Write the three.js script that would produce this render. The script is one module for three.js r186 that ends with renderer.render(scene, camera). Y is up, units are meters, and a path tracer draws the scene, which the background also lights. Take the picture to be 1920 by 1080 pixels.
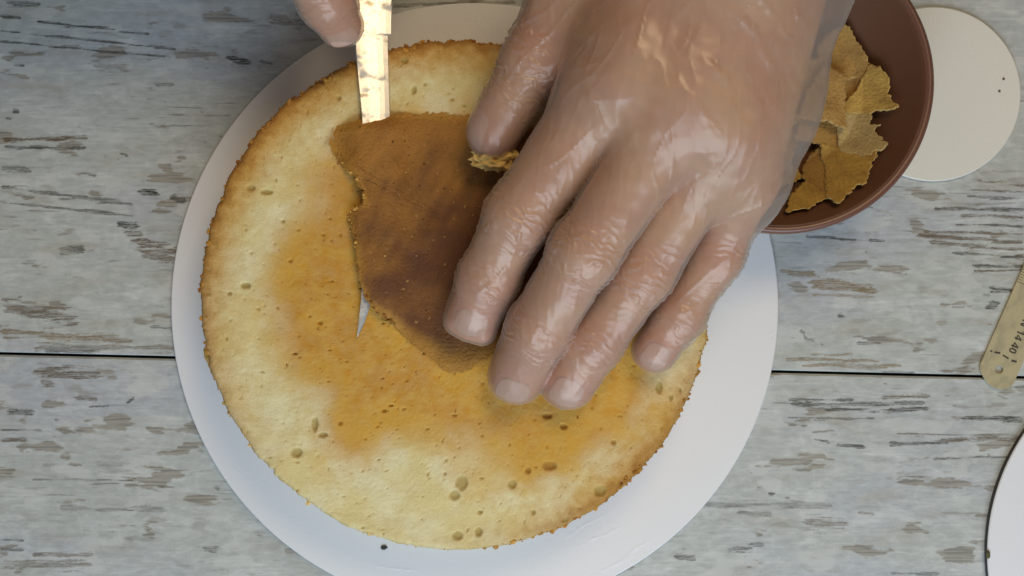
import * as THREE from 'three';
import { FontLoader } from 'three/addons/loaders/FontLoader.js';
import { TextGeometry } from 'three/addons/geometries/TextGeometry.js';
import { RectAreaLightUniformsLib } from 'three/addons/lights/RectAreaLightUniformsLib.js';

// ---------------------------------------------------------------- camera, light, exposure
const scene = new THREE.Scene();
const HEIGHT = 0.45, SCALE = 5000;            // camera height over the table, photo pixels per metre on the table
const camera = new THREE.PerspectiveCamera(2 * Math.atan(540 / SCALE / HEIGHT) * 180 / Math.PI, 16 / 9, 0.02, 20);
camera.position.set(0, HEIGHT, 0);
camera.up.set(0, 0, -1);
camera.lookAt(0, 0, 0);
const renderer = new THREE.WebGLRenderer();
renderer.toneMapping = THREE.LinearToneMapping;
renderer.toneMappingExposure = 0.97;
renderer.shadowMap.enabled = true;
scene.background = new THREE.Color().setRGB(0.078, 0.081, 0.087);   // dim light of the room round the table
RectAreaLightUniformsLib.init();
const LAMP = { at: [0.20, 0.78, -0.42], to: [0.05, 0, 0], size: [0.32, 0.32], color: [1, 0.77, 0.47], power: 7.4 };
const WINDOW = { at: [0.08, 0.46, 0.54], to: [0.02, 0, 0], size: [0.62, 0.46], color: [0.75, 0.87, 1], power: 4.0 };

// ---------------------------------------------------------------- helpers
function rng(seed) { let s = seed >>> 0; return () => { s = (s + 0x6D2B79F5) >>> 0; let t = Math.imul(s ^ (s >>> 15), 1 | s); t = (t + Math.imul(t ^ (t >>> 7), 61 | t)) ^ t; return ((t ^ (t >>> 14)) >>> 0) / 4294967296; }; }
const perm = new Uint8Array(512);
{ const r = rng(77), p = [...Array(256).keys()]; for (let i = 255; i > 0; i--) { const j = Math.floor(r() * (i + 1)); [p[i], p[j]] = [p[j], p[i]]; } for (let i = 0; i < 512; i++) perm[i] = p[i & 255]; }
const fade = (t) => t * t * t * (t * (t * 6 - 15) + 10);
function gr(h, x, y, z) { h &= 15; const u = h < 8 ? x : y, v = h < 4 ? y : h === 12 || h === 14 ? x : z; return ((h & 1) ? -u : u) + ((h & 2) ? -v : v); }
function noise(x, y, z = 0) {
  const X0 = Math.floor(x), Y0 = Math.floor(y), Z0 = Math.floor(z), X = X0 & 255, Y = Y0 & 255, Z = Z0 & 255;
  x -= X0; y -= Y0; z -= Z0;
  const u = fade(x), v = fade(y), w = fade(z), A = perm[X] + Y, AA = perm[A] + Z, AB = perm[A + 1] + Z, B = perm[X + 1] + Y, BA = perm[B] + Z, BB = perm[B + 1] + Z;
  const l = (t, a, b) => a + t * (b - a);
  return l(w, l(v, l(u, gr(perm[AA], x, y, z), gr(perm[BA], x - 1, y, z)), l(u, gr(perm[AB], x, y - 1, z), gr(perm[BB], x - 1, y - 1, z))),
    l(v, l(u, gr(perm[AA + 1], x, y, z - 1), gr(perm[BA + 1], x - 1, y, z - 1)), l(u, gr(perm[AB + 1], x, y - 1, z - 1), gr(perm[BB + 1], x - 1, y - 1, z - 1))));
}
function fbm(x, y, z, n = 4) { let s = 0, a = 0.5, f = 1; for (let i = 0; i < n; i++) { s += a * noise(x * f, y * f, z * f + i * 7.3); a *= 0.5; f *= 2.03; } return s; }
const clamp = (x, a = 0, b = 1) => Math.min(b, Math.max(a, x));
const ss = (a, b, x) => { const t = clamp((x - a) / (b - a)); return t * t * (3 - 2 * t); };
const mix = (a, b, t) => a + (b - a) * t;
const mix3 = (a, b, t) => [mix(a[0], b[0], t), mix(a[1], b[1], t), mix(a[2], b[2], t)];
const srgb = (c) => c <= 0.0031308 ? c * 12.92 : 1.055 * Math.pow(c, 1 / 2.4) - 0.055;
const lin = (c) => { c /= 255; return c <= 0.04045 ? c / 12.92 : Math.pow((c + 0.055) / 1.055, 2.4); };
// a photo pixel seen at height h -> world x, z, and back
const wx = (px, h = 0) => (px - 960) / SCALE * (HEIGHT - h) / HEIGHT;
const wz = (py, h = 0) => (py - 540) / SCALE * (HEIGHT - h) / HEIGHT;
const W = (px, py, h) => new THREE.Vector3(wx(px, h), h, wz(py, h));
const taken = {};
const numbered = (n) => { const k = taken[n] = (taken[n] ?? -1) + 1; return k ? `${n}_${String(k).padStart(3, '0')}` : n; };
function tag(o, label, category, group, kind) { Object.assign(o.userData, label && { label }, category && { category }, group && { group }, kind && { kind }); return o; }
function mesh(name, geo, mat, parent) { const m = new THREE.Mesh(geo, mat); m.name = parent ? name : numbered(name); m.castShadow = m.receiveShadow = true; (parent ?? scene).add(m); return m; }
function group(name, x = 0, y = 0, z = 0) { const g = new THREE.Group(); g.name = numbered(name); g.position.set(x, y, z); scene.add(g); return g; }
const std = (rgb, rough = 0.6, more = {}) => new THREE.MeshPhysicalMaterial({ color: new THREE.Color().setRGB(...rgb), roughness: rough, ...more });
function geom(pos, idx, { uv, col, nor } = {}) {
  const g = new THREE.BufferGeometry();
  g.setAttribute('position', new THREE.BufferAttribute(pos instanceof Float32Array ? pos : new Float32Array(pos), 3));
  if (uv) g.setAttribute('uv', new THREE.BufferAttribute(new Float32Array(uv), 2));
  if (col) g.setAttribute('color', new THREE.BufferAttribute(new Float32Array(col), 3));
  g.setIndex(new THREE.BufferAttribute(new Uint32Array(idx), 1));
  if (nor) g.setAttribute('normal', new THREE.BufferAttribute(nor instanceof Float32Array ? nor : new Float32Array(nor), 3)); else g.computeVertexNormals();
  return g;
}
function dataTex(w, h, fn, color = true) {             // fn(i, j) -> linear rgb (colour) or a number 0..1
  const d = new Uint8Array(w * h * 4);
  for (let j = 0, k = 0; j < h; j++) for (let i = 0; i < w; i++, k += 4) {
    const c = fn(i, j);
    if (color) { d[k] = 255 * clamp(srgb(clamp(c[0]))); d[k + 1] = 255 * clamp(srgb(clamp(c[1]))); d[k + 2] = 255 * clamp(srgb(clamp(c[2]))); }
    else d[k] = d[k + 1] = d[k + 2] = 255 * clamp(c);
    d[k + 3] = 255;
  }
  const t = new THREE.DataTexture(d, w, h, THREE.RGBAFormat);
  t.magFilter = THREE.LinearFilter; t.minFilter = THREE.LinearFilter; t.wrapS = t.wrapT = THREE.RepeatWrapping;
  if (color) t.colorSpace = THREE.SRGBColorSpace;
  t.needsUpdate = true; return t;
}
function polyDist(P, x, y) {                            // signed distance to a polygon, negative inside
  let d = 1e9, inside = false;
  for (let i = 0, j = P.length - 1; i < P.length; j = i++) {
    const [ax, ay] = P[j], [bx, by] = P[i], ex = bx - ax, ey = by - ay, t = clamp(((x - ax) * ex + (y - ay) * ey) / (ex * ex + ey * ey));
    d = Math.min(d, Math.hypot(x - ax - ex * t, y - ay - ey * t));
    if ((ay > y) !== (by > y) && x < (bx - ax) * (y - ay) / (by - ay) + ax) inside = !inside;
  }
  return inside ? -d : d;
}

// ---------------------------------------------------------------- lights
function areaLight(L) {
  const l = new THREE.RectAreaLight(new THREE.Color().setRGB(...L.color), L.power, L.size[0], L.size[1]);
  l.position.set(...L.at); l.lookAt(...L.to); scene.add(l); return l;
}
areaLight(LAMP); areaLight(WINDOW);
function glowing(L, name, label, category, frameColor, faceName, glow) {
  const g = group(name, ...L.at); g.lookAt(...L.to); tag(g, label, category);
  const [w, h] = L.size, f = 0.02, face = new THREE.PlaneGeometry(w, h);
  const fm = std(frameColor, 0.5);
  for (const [x, y, a, b] of [[0, h / 2 + f / 2, w + 2 * f, f], [0, -h / 2 - f / 2, w + 2 * f, f], [w / 2 + f / 2, 0, f, h], [-w / 2 - f / 2, 0, f, h]]) { const m = mesh('frame', new THREE.BoxGeometry(a, b, 0.03), fm, g); m.position.set(x, y, -0.012); }
  const m = mesh(faceName, face, new THREE.MeshStandardMaterial({ color: 0x222222, emissive: new THREE.Color().setRGB(...L.color), emissiveIntensity: glow }), g);
  m.position.z = -0.006;
}
glowing(LAMP, 'panel_lamp', 'square warm white panel lamp hanging over the table', 'lamp', [0.7, 0.7, 0.68], 'lamp_diffuser', 1);
glowing(WINDOW, 'window', 'daylit window beside the table', 'window', [0.75, 0.75, 0.74], 'window_pane', 1);

// ---------------------------------------------------------------- table: boards with a printed weathered paint
const TW = 2048, TH = 1232, TX = 0.48, TZ = TX * TH / TW;
const TILT = Math.atan2(45, 1920);
const marks = [ // px x0 y0 x1 y1 width tone strength
  [70, 40, 280, 63, 7, 0, .9], [0, 30, 40, 33, 8, 0, .8], [0, 57, 330, 92, 5, 0, .85], [0, 77, 310, 106, 5, 0, .85], [10, 5, 75, 9, 9, 0, .7], [25, 122, 46, 122, 5, 0, .8],
  [425, 104, 470, 122, 26, 0, .95], [485, 114, 515, 120, 11, 0, .9], [500, 32, 575, 45, 26, 1, .6], [170, 115, 245, 132, 20, 1, .5], [290, 157, 325, 158, 7, 0, .6],
  [24, 203, 34, 212, 11, 0, .8], [8, 220, 22, 220, 7, 0, .85], [220, 283, 240, 292, 7, 0, .8], [372, 210, 382, 210, 6, 0, .9], [320, 234, 400, 236, 4, 0, .5],
  [5, 262, 165, 258, 12, 1, .9], [8, 275, 160, 276, 9, 0, .85], [0, 350, 250, 383, 10, 0, .75], [0, 378, 250, 404, 6, 0, .7], [262, 358, 298, 366, 16, 0, .95], [318, 370, 350, 378, 13, 0, .8],
  [218, 418, 262, 424, 17, 0, .95], [230, 437, 270, 440, 11, 1, .9], [250, 452, 330, 470, 22, 1, .85], [260, 470, 330, 490, 28, 1, .75], [108, 470, 160, 466, 15, 0, .7], [0, 572, 150, 600, 30, 1, .8],
  [0, 622, 250, 640, 22, 2, .8], [60, 650, 330, 652, 16, 1, .6], [80, 655, 190, 660, 12, 0, .7], [150, 323, 180, 328, 7, 0, .7], [0, 315, 60, 318, 14, 0, .6], [40, 490, 70, 500, 20, 0, .35], [280, 612, 330, 618, 10, 0, .7],
  [60, 694, 190, 700, 22, 1, .85], [75, 712, 104, 725, 20, 1, .7], [140, 745, 185, 748, 15, 1, .8], [165, 762, 205, 760, 6, 0, .95], [236, 757, 252, 744, 6, 0, .95], [8, 770, 66, 772, 15, 0, .75],
  [0, 805, 78, 806, 6, 0, .7], [0, 823, 50, 823, 14, 1, .85], [180, 865, 260, 888, 34, 1, .3], [60, 898, 250, 900, 4, 0, .5], [110, 952, 310, 956, 12, 0, .4], [225, 893, 255, 896, 6, 1, .8], [0, 1012, 45, 1012, 6, 0, .7], [0, 1030, 45, 1030, 6, 0, .7],
  [60, 1042, 175, 1040, 12, 1, .7], [0, 1058, 170, 1056, 20, 1, .6], [378, 1028, 412, 1030, 15, 0, .6], [398, 912, 412, 918, 11, 0, .7], [235, 1010, 290, 1012, 14, 0, .3],
  [1510, 442, 1605, 449, 6, 0, .8], [1628, 449, 1658, 451, 6, 0, .85], [1460, 508, 1530, 514, 13, 2, .8], [1515, 530, 1645, 545, 26, 2, .85], [1520, 552, 1640, 556, 8, 2, .6], [1568, 592, 1582, 593, 13, 0, .7],
  [1500, 615, 1512, 636, 6, 0, .6], [1512, 636, 1545, 646, 7, 0, .6], [1470, 672, 1650, 676, 8, 2, .8], [1520, 664, 1600, 664, 6, 2, .7], [1500, 684, 1690, 686, 9, 2, .75], [1605, 642, 1652, 643, 5, 0, .7], [1648, 696, 1716, 700, 7, 0, .7],
  [1720, 440, 1920, 455, 9, 1, .8], [1740, 452, 1920, 468, 8, 1, .8], [1785, 474, 1920, 482, 8, 0, .8], [1820, 497, 1920, 500, 7, 0, .8], [1825, 508, 1920, 506, 6, 1, .8], [1852, 538, 1898, 546, 11, 0, .9], [1845, 580, 1872, 568, 16, 0, .85], [1716, 542, 1780, 548, 18, 2, .25], [1755, 608, 1775, 600, 12, 2, .4],
  [1830, 340, 1920, 346, 6, 1, .8], [1812, 356, 1920, 358, 6, 1, .8], [1812, 368, 1920, 372, 6, 0, .7], [1750, 390, 1920, 392, 7, 0, .8], [1800, 404, 1920, 408, 8, 1, .8], [1790, 420, 1920, 424, 7, 0, .8], [1730, 434, 1920, 438, 7, 1, .8], [1750, 388, 1780, 392, 6, 0, .5],
  [1475, 748, 1600, 750, 8, 0, .75], [1480, 758, 1735, 756, 12, 0, .75], [1650, 745, 1740, 742, 12, 1, .8], [1545, 768, 1740, 766, 9, 0, .85], [1475, 782, 1640, 784, 6, 0, .7], [1800, 783, 1920, 788, 11, 0, .85], [1525, 822, 1556, 830, 8, 0, .8], [1565, 836, 1622, 838, 11, 0, .8],
  [1665, 832, 1780, 828, 9, 0, .8], [1760, 826, 1920, 822, 11, 1, .8], [1680, 812, 1910, 816, 5, 1, .7], [1750, 860, 1890, 855, 5, 0, .7], [1440, 922, 1452, 930, 15, 0, .85], [1320, 944, 1560, 948, 14, 0, .45], [1500, 978, 1592, 985, 24, 1, .6], [1380, 960, 1450, 965, 14, 0, .5], [1608, 960, 1640, 964, 9, 1, .6],
  [1358, 1034, 1432, 1022, 13, 0, .7], [1262, 1040, 1305, 1050, 12, 0, .7], [1670, 1074, 1760, 1076, 8, 0, .6], [1868, 740, 1890, 748, 8, 0, .6], [1880, 728, 1920, 724, 5, 0, .7], [1850, 848, 1862, 862, 8, 1, .6], [1690, 892, 1790, 896, 4, 1, .5], [1400, 882, 1412, 888, 5, 0, .6],
  [880, 3, 965, 5, 10, 1, .7], [735, 12, 860, 4, 8, 0, .6], [1700, 20, 1760, 14, 6, 0, .6],
];
{ const q = rng(91); for (let i = 0; i < 420; i++) { const x = q() * 2060 - 70, y = q() * 1180 - 50, l = 4 + 46 * q() * q() * q(), sl = (q() - 0.4) * 0.12; marks.push([x, y, x + l, y + l * sl, 2.5 + 5 * q() * q(), q() < 0.7 ? 0 : 1, 0.15 + 0.5 * q() * q()]); } }
const toneCol = [[0.055, 0.053, 0.042], [0.125, 0.09, 0.055], [0.22, 0.16, 0.085]];
const cov = new Float32Array(TW * TH), tone = new Float32Array(TW * TH * 3);
for (const [x0, y0, x1, y1, w, c, s] of marks) {
  const f = TW / TX, ax = (wx(x0) + TX / 2) * f, ay = (wz(y0) + TZ / 2) * f, bx = (wx(x1) + TX / 2) * f, by = (wz(y1) + TZ / 2) * f, hw = w / 2 / SCALE * f, pad = hw * 2 + 6;
  const ex = bx - ax, ey = by - ay, L2 = ex * ex + ey * ey + 1e-6, L = Math.sqrt(L2);
  for (let j = Math.max(0, Math.floor(Math.min(ay, by) - pad)); j < Math.min(TH, Math.max(ay, by) + pad); j++) for (let i = Math.max(0, Math.floor(Math.min(ax, bx) - pad - 10)); i < Math.min(TW, Math.max(ax, bx) + pad + 10); i++) {
    const t = ((i - ax) * ex + (j - ay) * ey) / L2, across = ((j - ay) * ex - (i - ax) * ey) / L;
    const n = fbm(i * 0.018, j * 0.16, 3.1, 5) * 2.4 + 0.35 * noise(i * 0.25, j * 0.5, 6.2), end = Math.min(t, 1 - t) * L;
    const q = 1 - Math.abs(across) / hw + n * 0.95 - ss(hw * 1.2, -hw * 1.6, end) * 2.0;
    let a = ss(0.05, 0.55, q) * s;
    a *= 0.50 + 0.55 * ss(-0.22, 0.2, noise(i * 0.025, j * 0.6, 9) + 0.6 * noise(i * 0.11, j * 0.9, 19));
    const k = j * TW + i;
    if (a > cov[k]) { cov[k] = a; tone[3 * k] = toneCol[c][0]; tone[3 * k + 1] = toneCol[c][1]; tone[3 * k + 2] = toneCol[c][2]; }
  }
}
const tableMap = dataTex(TW, TH, (i, j) => {
  const u = i / TW * TX * 1000, v = j / TH * TZ * 1000;          // mm
  const big = fbm(u * 0.012, v * 0.03, 1, 3), patch = fbm(u * 0.035, v * 0.11, 5, 4), grain = noise(u * 0.09, v * 1.3, 2) * 0.6 + noise(u * 0.3, v * 3.1, 8) * 0.4, fine = noise(u * 2.2, v * 2.6, 4);
  let c = [0.46, 0.48, 0.455];
  c = mix3(c, [0.435, 0.46, 0.475], ss(-0.1, 0.35, big));
  c = mix3(c, [0.40, 0.375, 0.315], 0.55 * ss(0.05, 0.45, patch));
  c = mix3(c, [0.58, 0.60, 0.58], 0.6 * ss(0.05, 0.4, -patch + 0.3 * grain));
  const mott = fbm(u * 0.22, v * 0.42, 15, 4), ridge = 1 - Math.abs(noise(u * 0.13 + 0.9 * noise(u * 0.05, v * 0.05, 3), v * 0.3, 17)) * 2.2, brush = noise(u * 0.02, v * 0.9, 23) * noise(u * 0.06, v * 0.2, 29);
  const g = 1 + 0.085 * grain + 0.07 * fine + 0.24 * mott + 0.10 * Math.max(0, ridge) ** 6 + 0.2 * brush; c = c.map((x) => x * g);
  c = mix3(c, [0.25, 0.235, 0.19], 0.5 * ss(0.34, 0.62, fbm(u * 0.10, v * 0.55, 51, 4) * 1.7 + 0.2 * big) * ss(-0.02, 0.22, fbm(u * 0.02, v * 0.045, 61, 3)));
  // hair cracks and worn streaks that belong to the print
  const st = noise(u * 0.05, v * 0.75, 12) + 0.5 * noise(u * 0.16, v * 1.9, 13), where = ss(-0.02, 0.28, fbm(u * 0.016, v * 0.03, 21, 3));
  c = mix3(c, [0.16, 0.14, 0.105], 0.62 * ss(0.42, 0.62, st) * where);
  c = mix3(c, [0.27, 0.25, 0.21], 0.5 * ss(0.2, 0.45, noise(u * 0.11, v * 0.4, 31) + 0.5 * grain) * ss(0.0, 0.3, fbm(u * 0.02, v * 0.05, 41, 2)));
  const flake = fbm(u * 0.05, v * 0.15, 71, 5) * 1.35 + 0.5 * fbm(u * 0.011, v * 0.022, 81, 2), lightP = fbm(u * 0.055, v * 0.12, 91, 4) + 0.12 * fine;
  c = mix3(c, [0.60, 0.615, 0.585], 0.5 * ss(0.10, 0.22, lightP));
  c = mix3(c, mix3([0.31, 0.275, 0.215], [0.15, 0.13, 0.10], ss(-0.15, 0.3, noise(u * 0.06, v * 1.4, 5) + 0.4 * grain)), 0.7 * ss(0.31, 0.39, flake + 0.1 * grain));
  const k = j * TW + i, a = cov[k];
  if (a > 0) c = mix3(c, [tone[3 * k] * (1 + 0.3 * grain), tone[3 * k + 1] * (1 + 0.3 * grain), tone[3 * k + 2] * (1 + 0.3 * grain)], clamp(a));
  return c;
});
tableMap.wrapS = tableMap.wrapT = THREE.MirroredRepeatWrapping;
const tableMat = std([1, 1, 1], 0.42, { map: tableMap, specularIntensity: 0.6 });
{
  const table = group('tabletop', 0, 0, 0); table.userData.kind = 'structure';
  const under = mesh('table_base', new THREE.BoxGeometry(1.6, 0.02, 1.1), std([0.03, 0.028, 0.024], 0.9), table); under.position.set(0, -0.022, 0);
  const pw = 0.152, gap = 0.0011, zs = wz(685.5);                   // seam runs through the middle of the frame here
  for (let k = -4; k < 4; k++) {
    const z0 = k * pw + gap / 2, z1 = (k + 1) * pw - gap / 2, sh = new THREE.Shape();
    const X = 0.8, r = 0.0006;
    sh.moveTo(z0 + r, 0); sh.lineTo(z1 - r, 0); sh.lineTo(z1, -r); sh.lineTo(z1, -0.0115); sh.lineTo(z0, -0.0115); sh.lineTo(z0, -r); sh.closePath();
    const e = new THREE.ExtrudeGeometry(sh, { depth: 2 * X, bevelEnabled: false }), p = e.attributes.position, uv = new Float32Array(p.count * 2);
    for (let i = 0; i < p.count; i++) {                              // shape x -> world z, shape y -> y, depth -> x; turned by the tilt of the boards
      const a = p.getZ(i) - X, b = p.getX(i), y = p.getY(i), x = a * Math.cos(TILT) - b * Math.sin(TILT), z = a * Math.sin(TILT) + b * Math.cos(TILT) + zs;
      p.setXYZ(i, x, y, z); uv[2 * i] = (x + TX / 2) / TX; uv[2 * i + 1] = (z + TZ / 2) / TZ;
    }
    const idx = []; for (let i = 0; i < p.count; i += 3) idx.push(i, i + 2, i + 1);
    e.setIndex(idx); e.setAttribute('uv', new THREE.BufferAttribute(uv, 2)); e.computeVertexNormals();
    mesh('plank', e, tableMat, table);
  }
}

// ---------------------------------------------------------------- white cardboard rounds
const weave = dataTex(512, 512, (i, j) => 0.5 + 0.25 * noise(i * 0.35, j * 0.35, 1) + 0.3 * noise(i * 0.09, j * 0.11, 2) + 0.2 * noise(i * 0.9, j * 0.9, 3), false);
function round(name, px, py, rpx, thick, lift, label, rim, top, extra = {}) {
  const h = lift + thick, x = wx(px, h), z = wz(py, h), R = rpx / SCALE * (HEIGHT - h) / HEIGHT, g = group(name, x, lift, z);
  tag(g, label, 'cake board', 'white cardboard rounds');
  const prof = [[0, thick], [R * 0.3, thick], [R * 0.7, thick], [R - 0.0006, thick], [R - 0.0002, thick - 0.0002], [R, thick - 0.0006]].map((p) => new THREE.Vector2(...p));
  const face = new THREE.LatheGeometry(prof.reverse(), 256), p = face.attributes.position, uv = face.attributes.uv;
  for (let i = 0; i < p.count; i++) uv.setXY(i, p.getX(i) / 0.06, p.getZ(i) / 0.06);
  if (extra.dents) { // pressed scuffs along the edge
    for (let i = 0; i < p.count; i++) { let d = 0; for (const [dx, dz, s] of extra.dents) d += s * Math.exp(-((p.getX(i) - dx) ** 2 + (p.getZ(i) - dz) ** 2) / 4e-6); p.setY(i, p.getY(i) - d); }
    face.computeVertexNormals();
  }
  if (extra.scuffs) { // fine pressed scratches in the coated card
    for (let i = 0; i < p.count; i++) uv.setXY(i, p.getX(i) / (2 * R) + 0.5, p.getZ(i) / (2 * R) + 0.5);
  }
  mesh('top_sheet', face, std(top, 0.34, { bumpMap: extra.scuffs ?? weave, bumpScale: extra.scuffs ? 0.00022 : 0.00006, specularIntensity: 0.8 }), g);
  const side = new THREE.LatheGeometry([[0, 0], [R - 0.0004, 0], [R, 0.0004], [R, thick - 0.0006]].map((q) => new THREE.Vector2(...q)), 256);
  mesh('cut_edge', side, std(rim, 0.8), g);
  return g;
}
const scuffLines = [[1030, 985, 1110, 945], [1050, 1010, 1150, 955], [1075, 1025, 1175, 985], [1150, 1060, 1235, 1000], [1180, 1068, 1262, 1012], [1120, 1075, 1190, 1040], [1436, 632, 1458, 616], [1440, 640, 1456, 628], [1452, 590, 1457, 604], [700, 1062, 790, 1070], [420, 860, 470, 905], [336, 470, 342, 520], [1380, 520, 1400, 500], [1405, 700, 1420, 670]];
const scuffMap = dataTex(1024, 1024, (i, j) => {
  const x = 320 + i / 1024 * 1140, y = 5 + j / 1024 * 1140; let b = 0.42 + 0.06 * noise(i * 0.6, j * 0.6, 1) + 0.07 * noise(i * 0.15, j * 0.15, 2);
  for (const [x0, y0, x1, y1] of scuffLines) { const ex = x1 - x0, ey = y1 - y0, l2 = ex * ex + ey * ey, t = ((x - x0) * ex + (y - y0) * ey) / l2; if (t < 0 || t > 1) continue; const q = ((x - x0) * ey - (y - y0) * ex) / Math.sqrt(l2) + 5 * noise(t * 3, x0, 1); if (Math.abs(q) < 12) b += 0.5 * Math.exp(-q * q / 5) * Math.sin(Math.PI * t) * (0.6 + noise(t * 9, y0, 3)); }
  return b;
}, false);
round('cake_board', 890, 575, 570, 0.002, 0.0002, 'large white cardboard round under the sponge cake', [0.6, 0.59, 0.55], [0.80, 0.80, 0.81], { scuffs: scuffMap });
round('cake_board', 1751, 176, 164, 0.0012, 0.0002, 'small white cardboard round partly under the brown bowl', [0.55, 0.53, 0.48], [0.76, 0.74, 0.66]);
round('cake_board', 2254, 1038, 402, 0.0034, 0.0002, 'white round with a dark edge beyond the ruler end', [0.075, 0.072, 0.06], [0.80, 0.80, 0.81]);

// ---------------------------------------------------------------- sponge cake
const T = 0.035;                                          // height of the cake's top over the table
const pxT = (x) => 960 + x * SCALE * HEIGHT / (HEIGHT - T), pyT = (z) => 540 + z * SCALE * HEIGHT / (HEIGHT - T);
const PXM = SCALE * HEIGHT / (HEIGHT - T);                // photo pixels per metre on the cake's top
const CX = wx(853, T), CZ = wz(554, T), CR = 479 / PXM;
const amberPoly = [[600, 285], [560, 335], [568, 385], [520, 430], [500, 500], [495, 560], [505, 640], [522, 690], [560, 722], [602, 752], [590, 800], [606, 852], [650, 880], [692, 872], [722, 836], [790, 822], [870, 842], [930, 850], [985, 915], [1060, 905], [1110, 868], [1180, 828], [1238, 770], [1242, 690], [1270, 600], [1230, 380], [1050, 230], [920, 205], [800, 205], [690, 212], [630, 235]];
const crustPoly = [[612, 268], [624, 244], [650, 232], [686, 226], [712, 219], [740, 214], [800, 212], [870, 218], [960, 224], [1060, 270], [1120, 350], [1140, 450], [1100, 560], [1020, 640], [960, 652], [915, 668], [880, 692], [842, 697], [806, 672], [766, 640], [736, 606], [706, 580], [688, 556], [676, 520], [670, 470], [662, 430], [652, 404], [668, 392], [684, 384], [682, 362], [672, 342], [652, 318], [630, 296]];
const rnd = rng(5);
const pores = [[865, 905, 10, 12], [852, 928, 8, 8], [1030, 873, 12, 7], [960, 908, 7, 7], [1125, 920, 10, 8], [858, 1004, 9, 7], [897, 997, 6, 8], [556, 848, 9, 8], [460, 535, 8, 5], [1236, 726, 5, 10], [1057, 800, 6, 4], [1026, 780, 8, 4], [990, 882, 5, 5], [758, 113, 6, 5], [776, 168, 4, 7], [590, 795, 5, 12], [605, 815, 8, 4], [635, 183, 4, 4], [985, 690, 4, 4], [500, 360, 10, 4], [470, 352, 7, 5], [1258, 745, 3, 5], [430, 550, 4, 3], [680, 240, 3, 5], [1150, 830, 4, 4], [720, 770, 4, 3], [1000, 960, 4, 4], [1060, 975, 5, 4], [900, 960, 4, 3]];
for (let i = 0; i < 1100; i++) { const a = rnd() * 6.283, r = Math.sqrt(rnd()) * 470; pores.push([853 + r * Math.cos(a), 554 + r * Math.sin(a), 1.1 + rnd() * rnd() * rnd() * 4, 1.1 + rnd() * rnd() * rnd() * 4]); }
const poreGrid = new Map();
pores.forEach((p) => { for (let i = Math.floor((p[0] - 16) / 40); i <= Math.floor((p[0] + 16) / 40); i++) for (let j = Math.floor((p[1] - 16) / 40); j <= Math.floor((p[1] + 16) / 40); j++) { const k = i * 1000 + j; if (!poreGrid.has(k)) poreGrid.set(k, []); poreGrid.get(k).push(p); } });
function poreAt(px, py) { let d = 0; for (const [x, y, a, b] of poreGrid.get(Math.floor(px / 40) * 1000 + Math.floor(py / 40)) ?? []) { const q = ((px - x) / a) ** 2 + ((py - y) / b) ** 2; if (q < 2.2) d = Math.max(d, ss(2.0, 0.45, q + 0.5 * noise(px * 0.12, py * 0.12, 3)) * Math.min(1, Math.max(a, b) / 4.5)); } return d; }
const PALE = [0.73, 0.61, 0.29], CREAM = [0.78, 0.70, 0.42], AMBER = [0.54, 0.245, 0.016], AMBER2 = [0.60, 0.31, 0.030], GOLD = [0.54, 0.275, 0.045], BURNT = [0.30, 0.125, 0.028], CRUST = [0.30, 0.135, 0.034], CRUST_SHADE = [0.135, 0.054, 0.023];
const edgeR = (a) => CR * (1 + 0.006 * noise(Math.cos(a) * 2.2, Math.sin(a) * 2.2, 4)) + 0.0008 * noise(Math.cos(a) * 14, Math.sin(a) * 14, 7) + 0.0007 * noise(Math.cos(a) * 60, Math.sin(a) * 60, 9) * ss(-0.2, 0.4, noise(Math.cos(a) * 9, Math.sin(a) * 9, 3)) + 0.00035 * noise(Math.cos(a) * 170, Math.sin(a) * 170, 2);
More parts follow.
